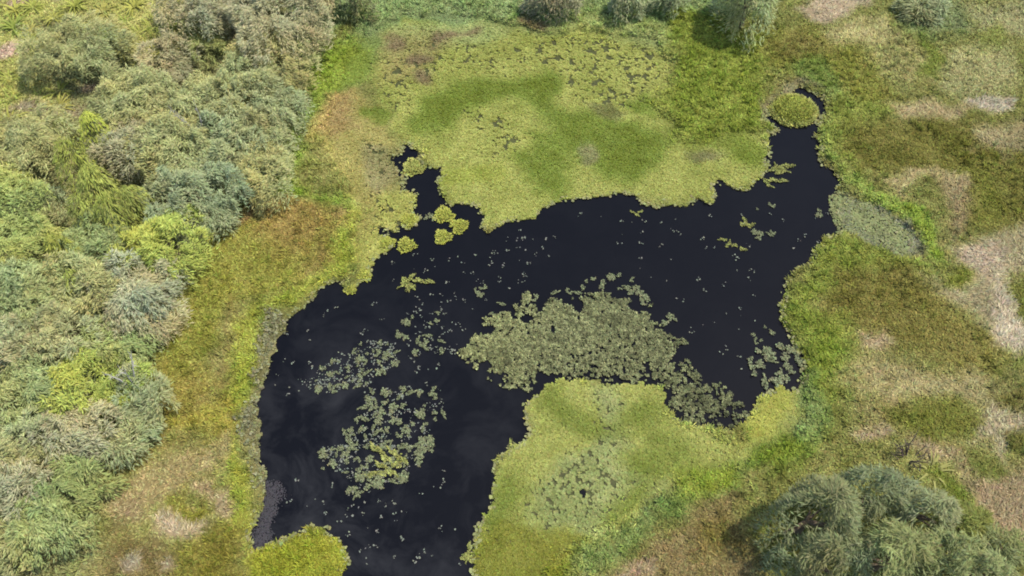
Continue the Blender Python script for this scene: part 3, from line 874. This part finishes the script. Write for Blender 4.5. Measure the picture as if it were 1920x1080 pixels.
# ------------------------------------------------------------------ trees
def tube(vs, fs, pts, rad, seg=6):
    b = len(vs)
    pts = [np.asarray(p, float) for p in pts]
    for i, p in enumerate(pts):
        d = pts[min(i + 1, len(pts) - 1)] - pts[max(i - 1, 0)]
        d = d / (np.linalg.norm(d) + 1e-9)
        s = np.cross(d, (0.31, .95, .1)); s /= np.linalg.norm(s) + 1e-9
        t = np.cross(d, s)
        for k in range(seg):
            a = 2 * math.pi * k / seg
            vs.append(p + rad[i] * (math.cos(a) * s + math.sin(a) * t))
    for i in range(len(pts) - 1):
        for k in range(seg):
            k2 = (k + 1) % seg
            fs.append((b + i * seg + k, b + i * seg + k2, b + (i + 1) * seg + k2, b + (i + 1) * seg + k))


def trunk_mesh(parent, h, ends, r=.16, col=(120, 105, 85)):
    vs, fs = [], []
    hub = np.array((rng.normal(0, .1), rng.normal(0, .1), h * .38))
    tube(vs, fs, [(0, 0, -.2), hub * .5 + (0.05, 0, 0), hub], [r * 1.25, r, r * .85], 8)
    for e in ends:
        e = np.asarray(e)
        mid = hub * .45 + e * .55 + (0, 0, .15 * h) * np.array((0, 0, 1))
        mid[2] = min(mid[2], e[2])
        tube(vs, fs, [hub, mid, e], [r * .7, r * .4, r * .12], 6)
    return tri_mesh('trunk', vs, fs, lin(col) * ALB, M_WOOD, parent)


def tree(name, u, v, ru, rv, h, col, label, cat='tree', group=None, leaf=(.34, .075), dens=1.0, droop=.5, lobes=None, vary=.2, foot=.12, gap=0.0, lump=1.0):
    """u, v: centre of the crown in the survey; ru: half width in survey pixels; h: height in metres"""
    zc = h * .55
    cx, cy = at(u, v, zc)
    scale = (CAM_H - zc) / CAM_H
    rx = abs(at(u + ru, v, zc)[0] - cx)
    ry = abs(at(u, v - rv, zc)[1] - at(u, v + rv, zc)[1]) / 2
    ry = max(ry - .12 * h, ry * .8)
    z0 = float(hz(np.array([cx]), np.array([cy]))[0])
    root = bpy.data.objects.new(name, None)
    COL.objects.link(root)
    root.location = (cx, cy, max(z0, 0))
    tag(root, label, cat, group)
    rz = h
    area = math.pi * rx * ry
    n = int(area * 300 * dens)
    q = np.sqrt(rng.random(n)); a = rng.uniform(0, 6.2832, n)
    o1, o2 = rng.uniform(0, 50, 2)
    edge = 1 + .13 * np.sin(2 * a + o1) + .10 * np.sin(3 * a + o2) + .07 * np.sin(5 * a + o1) + .22 * fbm(np.cos(a) * 2 + o1, np.sin(a) * 2 + o2, 3, 5)
    px, py = q * rx * edge * np.cos(a), q * ry * edge * np.sin(a)

    def top(px, py, q):
        dome = foot + (1 - foot) * np.sqrt(np.clip(1 - q ** 3, 0, 1))
        b = fbm(px / 1.5 + o1, py / 1.5 + o2, 2, 21) * 1.7 * lump + fbm(px / .5 + o1, py / .5 + o2, 2, 27) * 1.5 * lump
        return h * dome + b * min(1, h / 2.5), b
    zt, bump = top(px, py, q)
    e_ = .12
    zx = (top(px + e_, py, q)[0] - zt) / e_; zy = (top(px, py + e_, q)[0] - zt) / e_
    nrm = norm(np.stack([-zx + 1.2 * px / rx * q ** 2, -zy + 1.2 * py / ry * q ** 2, np.ones(n)], -1))
    depth = np.where(rng.random(n) < .3, rng.uniform(.3, 1.2, n), rng.exponential(.10, n))
    pz = zt - depth - q ** 3 * rng.uniform(0, .35, n) * h * .4
    keep = pz > .05
    gn = fbm(px / .38 + o2, py / .38 + o1, 2, 33) + .35 * fbm(px / 1.6 + o2, py / 1.6 + o1, 2, 37)
    gr = np.empty(n); gr[np.argsort(gn)] = np.linspace(0, 1, n)
    keep &= (gr > gap + .08 * (q > .8)) | (rng.random(n) < .03)
    px, py, pz, nrm, q, bump, a = px[keep], py[keep], pz[keep], nrm[keep], q[keep], bump[keep], a[keep]
    N = len(px)
    # strands lie along a slowly turning flow and droop outwards
    fa = 9 * fbm(px / 1.3 + o1, py / 1.3 + o2, 2, 41) + o1
    fa = fa + rng.normal(0, .95, N)
    flow = np.stack([np.cos(fa), np.sin(fa), np.zeros(N)], -1)
    rad = np.stack([px / rx, py / ry, np.zeros(N)], -1) * .8
    d = flow * .9 + rad + nrm * rng.normal(.3, .5, N)[:, None]
    d[:, 2] -= droop * rng.uniform(.0, .9, N)
    L = leaf[0] * rng.uniform(.55, 1.4, N)
    Wd = leaf[1] * rng.uniform(.6, 1.4, N)
    V = leaf_quads(np.stack([px, py, pz], -1), d, L, Wd, rng.normal(0, .4, N))
    cA = lin(col) * ALB * LEAFK
    cA[0] = max(cA[0], .88 * cA[1])
    big = 1 + 1.1 * vary * 2 * fbm(px / 1.1 + o2, py / 1.1 + o1, 2, 51)
    tint = fbm(px / 1.7 + o2, py / 1.7 + o2, 2, 57)[:, None] * np.array([.35, .05, -.25])
    Cc = jitter(cA * big[:, None] * (1 + tint), N, .16, .05)
    quads_obj('crown', V, Cc, M_LEAF, root)
    ea = rng.uniform(0, 6.28, 7); eq = rng.uniform(.2, .75, 7)
    trunk_mesh(root, h, np.stack([rx * eq * np.cos(ea), ry * eq * np.sin(ea), h * (.62 - .35 * eq)], -1), r=.05 + .02 * h)
    return root


LEAFK = 1.8
GG = (172, 173, 115)      # grey green
GB = (174, 170, 128)      # greyer, browner
LM = (168, 180, 90)       # lime
BL = (164, 170, 120)      # bluish
LEFT = 'trees of the wood on the left'
T = [  # u, v, ru, rv, h, colour, label
 (395,25,75,55,5.5,GB,'wide grey-brown tree at the top edge left of a rounder one'),
 (530,40,100,70,7.0,GB,'largest grey-brown tree at the top edge beside the green bank'),
 (155,108,84,48,5.5,GG,'broad grey-green tree standing alone among yellow spiky plants'),
 (322,128,44,36,3.5,GB,'small greyish tree between the yellow plants and the open dirt spot'),
 (268,212,82,54,5.0,GG,'rounded grey-green tree above the bright bamboo'),
 (395,85,36,40,2.6,(128,156,96),'low dark green shrub beside the dirt spot under the top trees'),
 (505,140,66,60,5.5,GG,'grey-green tree on the wood edge just below the largest top tree'),
 (410,205,62,52,4.5,GG,'grey-green tree left of the dark cleft in the wood'),
 (500,215,66,64,5.0,BL,'bluish grey tree on the wood edge facing the tan part of the carpet'),
 (245,290,60,48,4.0,GB,'low grey-brown tree touching the right side of the bamboo'),
 (330,295,70,56,4.8,GG,'grey-green tree in the middle of the wood right of the bamboo'),
 (440,290,80,60,4.6,BL,'bluish grey tree with a few bare pale branches behind the wood edge'),
 (500,330,50,50,4.0,GG,'small grey-green tree at the corner where the olive marsh begins'),
 (375,375,95,56,5.2,(150,164,120),'dark strand-leaved tree above the reddish rim of the olive marsh'),
 (55,290,80,56,4.6,GG,'grey-green tree at the left frame edge beside the bamboo'),
 (30,385,64,48,4.5,(156,174,100),'green tree at the left frame edge below the grey one'),
 (90,400,40,36,3.2,BL,'small bluish tree tucked under the left bamboo plume'),
 (40,470,74,48,4.6,(152,178,104),'bright green tree at the left frame edge level with the yellow bamboo tuft'),
 (185,470,60,46,3.6,(138,164,104),'dark green bush below the sandy dirt spot'),
 (318,475,72,62,4.8,LM,'rounded lime green tree against the olive marsh'),
 (268,565,72,62,4.6,(172,172,132),'pale pinkish grey tree below the lime green one'),
 (165,560,70,52,4.4,GG,'grey-green tree beside the small lime bamboo tuft'),
 (60,570,78,54,4.6,(162,176,118),'pale green tree at the left frame edge below the bright green one'),
 (300,610,40,40,3.4,GB,'small grey-brown tree at the edge where the olive marsh narrows'),
 (120,645,86,56,4.8,(166,172,124),'wide pale grey tree in the middle of the lower wood'),
 (25,660,62,52,4.4,(174,172,126),'sandy grey tree at the left frame edge in the lower wood'),
 (225,660,62,44,3.8,(150,172,106),'green tree between the pale grey trees and the marsh'),
 (190,730,82,52,4.6,LM,'yellow-lime tree with fine leaves in the lower wood'),
 (70,745,80,54,4.6,(160,174,114),'pale green tree left of the yellow-lime one'),
 (278,755,46,52,3.8,BL,'bluish tree with bare white twigs against the olive marsh'),
 (245,825,46,44,3.2,BL,'low blue-green bush at the lower tip of the wood edge'),
 (160,825,70,52,4.4,GB,'grey-brown tree below the yellow-lime one'),
 (50,835,76,54,4.6,(164,168,116),'olive grey tree at the left frame edge above the deep green one'),
 (140,925,66,54,4.2,(134,164,100),'deep green bush beside the dry grass tongue'),
 (40,930,70,52,4.4,GB,'grey-brown tree at the left frame edge near the bottom'),
 (105,1000,76,48,4.0,(138,164,104),'deep green bush at the foot of the wood above the bottom corner'),
 (15,1030,60,56,4.2,GG,'grey-green tree in the bottom left corner')]
for i, (u, v, ru, rv, h, c, lab) in enumerate(T):
    tree('broadleaf_tree' if h > 3.7 else 'shrub', u, v, ru * 1.16, rv * 1.26, h * .50, c, lab, 'tree' if h > 3.7 else 'shrub', LEFT if h > 3.7 else 'shrubs of the wood on the left',
         leaf=(.27, .048), dens=2.1, gap=.24, foot=.68 if u < 340 or v < 180 else .42)
TOP = 'trees along the top edge'
for u, v, ru, rv, h, c, lab in [
 (662,6,34,26,2.6,(118,134,92),'dark tree cut by the top edge left of the pale reed bank'),
 (1040,6,58,22,2.2,(150,150,116),'low grey half-dead bush at the top edge behind the carpet'),
 (1178,6,38,24,2.2,(142,162,120),'grey-green bush at the top edge right of the half-dead one'),
 (1255,4,30,22,2.0,(140,156,112),'small bush at the top edge left of the big shadow'),
 (1400,14,54,50,4.0,(156,164,112),'rounded strand-leaved tree at the top edge casting a dark shadow'),
 (1725,28,44,28,1.0,(150,158,114),'soft bluish bush in the dry meadow at the top right')]:
    tree('broadleaf_tree' if h > 4 else 'shrub', u, v, ru, rv, h, c, lab, 'tree' if h > 4 else 'shrub', TOP, leaf=(.36, .06), dens=2.0, gap=.20, droop=.8)
BR = 'trees in the bottom right corner'
for u, v, ru, rv, h, c, lab in [
 (1500,975,86,82,5.0,(122,128,88),'dark grey-green tree at the corner of the thicket beside its shadow'),
 (1600,945,80,64,4.6,(122,128,88),'grey-green tree in the far middle of the bottom right thicket'),
 (1690,965,72,66,4.6,(130,140,100),'greyish tree below the bare twig shrub'),
 (1520,1060,98,62,4.8,(122,128,88),'dark tree at the bottom edge on the shadow side of the thicket'),
 (1640,1050,80,64,4.8,(130,144,92),'greener tree at the bottom edge in the middle of the thicket'),
 (1725,1050,74,62,4.2,(130,138,88),'tree at the bottom edge on the right side of the thicket'),
 (1800,1085,60,54,3.4,(126,138,90),'low green bush where the thicket ends at the dry slope'),
 (1850,1035,60,50,2.2,(128,138,88),'lowest green bush on the right flank where the thicket meets the bottom edge'),
 (1770,985,50,50,2.6,(112,134,68),'soft low green bush on the right flank of the thicket')]:
    tree('broadleaf_tree' if h > 4 else 'shrub', u + 18, v, ru, rv, h * .85, c, lab, 'tree' if h > 4 else 'shrub', BR, leaf=(.29, .05), dens=1.7, gap=.27, droop=.25, vary=.3, lump=1.35)


# bamboo plumes: many fine arching leaves swept to one side
def bamboo(u, v, ru, rv, h, col, label, lean):
    zc = h * .75
    cx, cy = at(u, v, zc)
    rx = abs(at(u + ru, v, zc)[0] - cx); ry = abs(at(u, v - rv, zc)[1] - at(u, v + rv, zc)[1]) / 2
    root = bpy.data.objects.new('bamboo_clump', None)
    COL.objects.link(root); root.location = (cx, cy, .2)
    tag(root, label, 'bamboo', 'bright bamboo clumps in the wood')
    vs, fs = [], []
    for k in range(9):
        a = rng.uniform(0, 6.28); q = rng.uniform(.2, .9)
        e = np.array((rx * q * math.cos(a), ry * q * math.sin(a), h * rng.uniform(.7, .98)))
        b = np.array((rng.normal(0, .15), rng.normal(0, .15), -.2))
        tube(vs, fs, [b, b * .6 + e * .3 + (0, 0, h * .2), e], [.05, .04, .015], 6)
    tri_mesh('culm', vs, fs, lin((140, 150, 80)) * ALB, M_WOOD, root)
    n = int(rx * ry * 3.14 * 210)
    q = np.sqrt(rng.random(n)); a = rng.uniform(0, 6.28, n)
    edge = 1 + .15 * np.sin(3 * a + u) + .1 * np.sin(5 * a + v)
    px, py = q * rx * edge * np.cos(a), q * ry * edge * np.sin(a)
    pz = h * (1 - .75 * q ** 2.2) - rng.uniform(0, .5, n)
    d = np.stack([np.cos(a) * q + lean[0], np.sin(a) * q + lean[1], -.25 - .8 * q], -1) + rng.normal(0, .22, (n, 3))
    V = leaf_quads(np.stack([px, py, pz], -1), d, rng.uniform(.2, .38, n), rng.uniform(.035, .06, n), rng.normal(0, .4, n))
    st = fbm(px * 1.5 + u, py * 1.5 + v, 3, 3)
    bc = lin(col) * ALB * 1.5
    bc[0] = max(bc[0], .9 * bc[1])
    Cc = jitter(np.tile(bc, (n, 1)) * (1 + .8 * st[:, None]), n, .12, .04)
    quads_obj('foliage', V, Cc, M_LEAF, root)


for a in [(172,238,28,36,4.2,(180,192,84),'topmost bamboo plume of bright yellow-green leaves',(.2,-.4)),
          (130,290,36,36,4.4,(178,192,92),'broad bright bamboo plume at the left of the bamboo group',(-.3,-.3)),
          (172,335,34,36,4.0,(168,184,92),'bamboo plume in the middle of the bamboo group',(.1,-.5)),
          (150,388,34,22,3.6,(174,184,94),'low yellowish bamboo plume at the foot of the bamboo group',(-.3,-.3)),
          (205,385,36,38,3.8,(156,178,86),'greener bamboo plume above the sandy dirt spot',(.1,-.4)),
          (245,370,30,32,3.6,(158,178,90),'rightmost bamboo plume against the grey trees',(.4,-.3)),
          (108,460,34,28,3.8,(186,190,90),'round yellow bamboo tuft among green trees',(-.1,-.3)),
          (140,525,24,26,3.4,(172,186,90),'small lime bamboo tuft below the round yellow one',(.1,-.3)),
          (115,235,24,20,2.4,(152,166,92),'little dull green bamboo tuft left of the topmost plume',(0,-.3))]:
    bamboo(*a)


# spiky rosette plants
def rosette_mesh(name, nl, L, col, parent=None):
    Vs = []
    a = rng.uniform(0, 6.28, nl)
    el = rng.uniform(.35, 1.2, nl)
    ln = L * rng.uniform(.6, 1.2, nl)
    V = []
    C_ = []
    for i in range(nl):
        p = np.zeros(3); e = el[i]
        side = np.array((-math.sin(a[i]), math.cos(a[i]), 0))
        w0 = .027 * L
        prev = None
        for s in range(5):
            wq = w0 * (1.4, 1.9, 1.6, 1.0, .15)[s]
            cur = (p - side * wq, p + side * wq)
            if prev is not None:
                V.append([prev[0], prev[1], cur[1], cur[0]])
                C_.append(lin(col) * ALB * 1.4 * rng.uniform(.85, 1.15))
            prev = cur
            p = p + ln[i] / 4 * np.array((math.cos(a[i]) * math.cos(e), math.sin(a[i]) * math.cos(e), math.sin(e)))
            e -= .38
    return quads_obj(name, np.array(V), np.array(C_), M_LEAF, parent)


SPV = [rosette_mesh('leaves', 36 + 3 * k, 1.1, c) for k, c in enumerate([(186,186,92), (174,180,86), (188,182,98), (160,174,82)])]
SPK = [(25,20),(70,12),(60,55),(20,55),(110,30),(150,15),(190,25),(215,60),(250,20),(285,45),(310,15),(335,55),(300,85),(265,70),(230,100),(350,30),(275,105),
       (20,140),(55,165),(15,185),(45,205),(100,170),(105,200),(90,185),(15,230),(335,100),(345,75),(240,45),(130,50),(60,85),(175,45),(310,60)]
for i, (u, v) in enumerate(SPK):
    x, y = at(u + rng.normal(0, 5), v + rng.normal(0, 4), .6)
    root = bpy.data.objects.new('spiky_plant', None)
    COL.objects.link(root)
    root.location = (x, y, .35); root.rotation_euler = (0, 0, rng.uniform(0, 6.28))
    s = rng.uniform(.8, 1.3); root.scale = (s, s, s)
    tag(root, 'yellow-green spiky plant with arching blades among the trees in the top left', 'spiky plant', 'spiky plants at the top left')
    c = SPV[i % 4].copy(); COL.objects.link(c); c.parent = root
for o in SPV:
    bpy.data.objects.remove(o)
x, y = at(1745, 885, .5)
root = bpy.data.objects.new('spiky_plant', None); COL.objects.link(root); root.location = (x, y, .3)
tag(root, 'lone pale yellow spiky plant right of the bare twig shrub', 'spiky plant')
rosette_mesh('leaves', 44, 1.25, (172, 170, 100), root)


# bare shrubs and fallen branches
def bare(u, v, h, spread, n, col, label, name='bare_shrub', cat='shrub', z=0.3, flat=False):
    x, y = at(u, v)
    vs, fs = [], []
    for k in range(n):
        a = rng.uniform(0, 6.28); r = spread * rng.uniform(.5, 1)
        e = np.array((r * math.cos(a), r * math.sin(a), h * rng.uniform(.5, 1)))
        m = e * .5 + (0, 0, .12 * h) + rng.normal(0, .08, 3)
        tube(vs, fs, [(0, 0, -.1), m, e], [.04, .028, .008], 5)
        for q in range(3):
            t = rng.uniform(.35, .8)
            b0 = m * (1 - t) + e * t
            e2 = b0 + rng.normal(0, .35, 3) * spread * .5 + (0, 0, .1)
            tube(vs, fs, [b0, e2], [.02, .006], 4)
    o = tri_mesh(name, vs, fs, lin(col) * ALB, M_WOOD)
    o.location = (x, y, z)
    tag(o, label, cat)


bare(1692, 868, 1.3, 1.0, 16, (110, 98, 88), 'bare dark twig shrub at the far edge of the bottom right thicket')
bare(1060, 14, 1.0, 1.6, 14, (176, 164, 148), 'heap of bare pale branches at the top edge beside the carpet')
bare(272, 748, 4.6, 1.0, 9, (214, 210, 196), 'bare white twigs sticking out beside the olive marsh')
bare(388, 290, 4.9, .9, 8, (190, 186, 174), 'bare pale branches poking out of the middle of the wood')
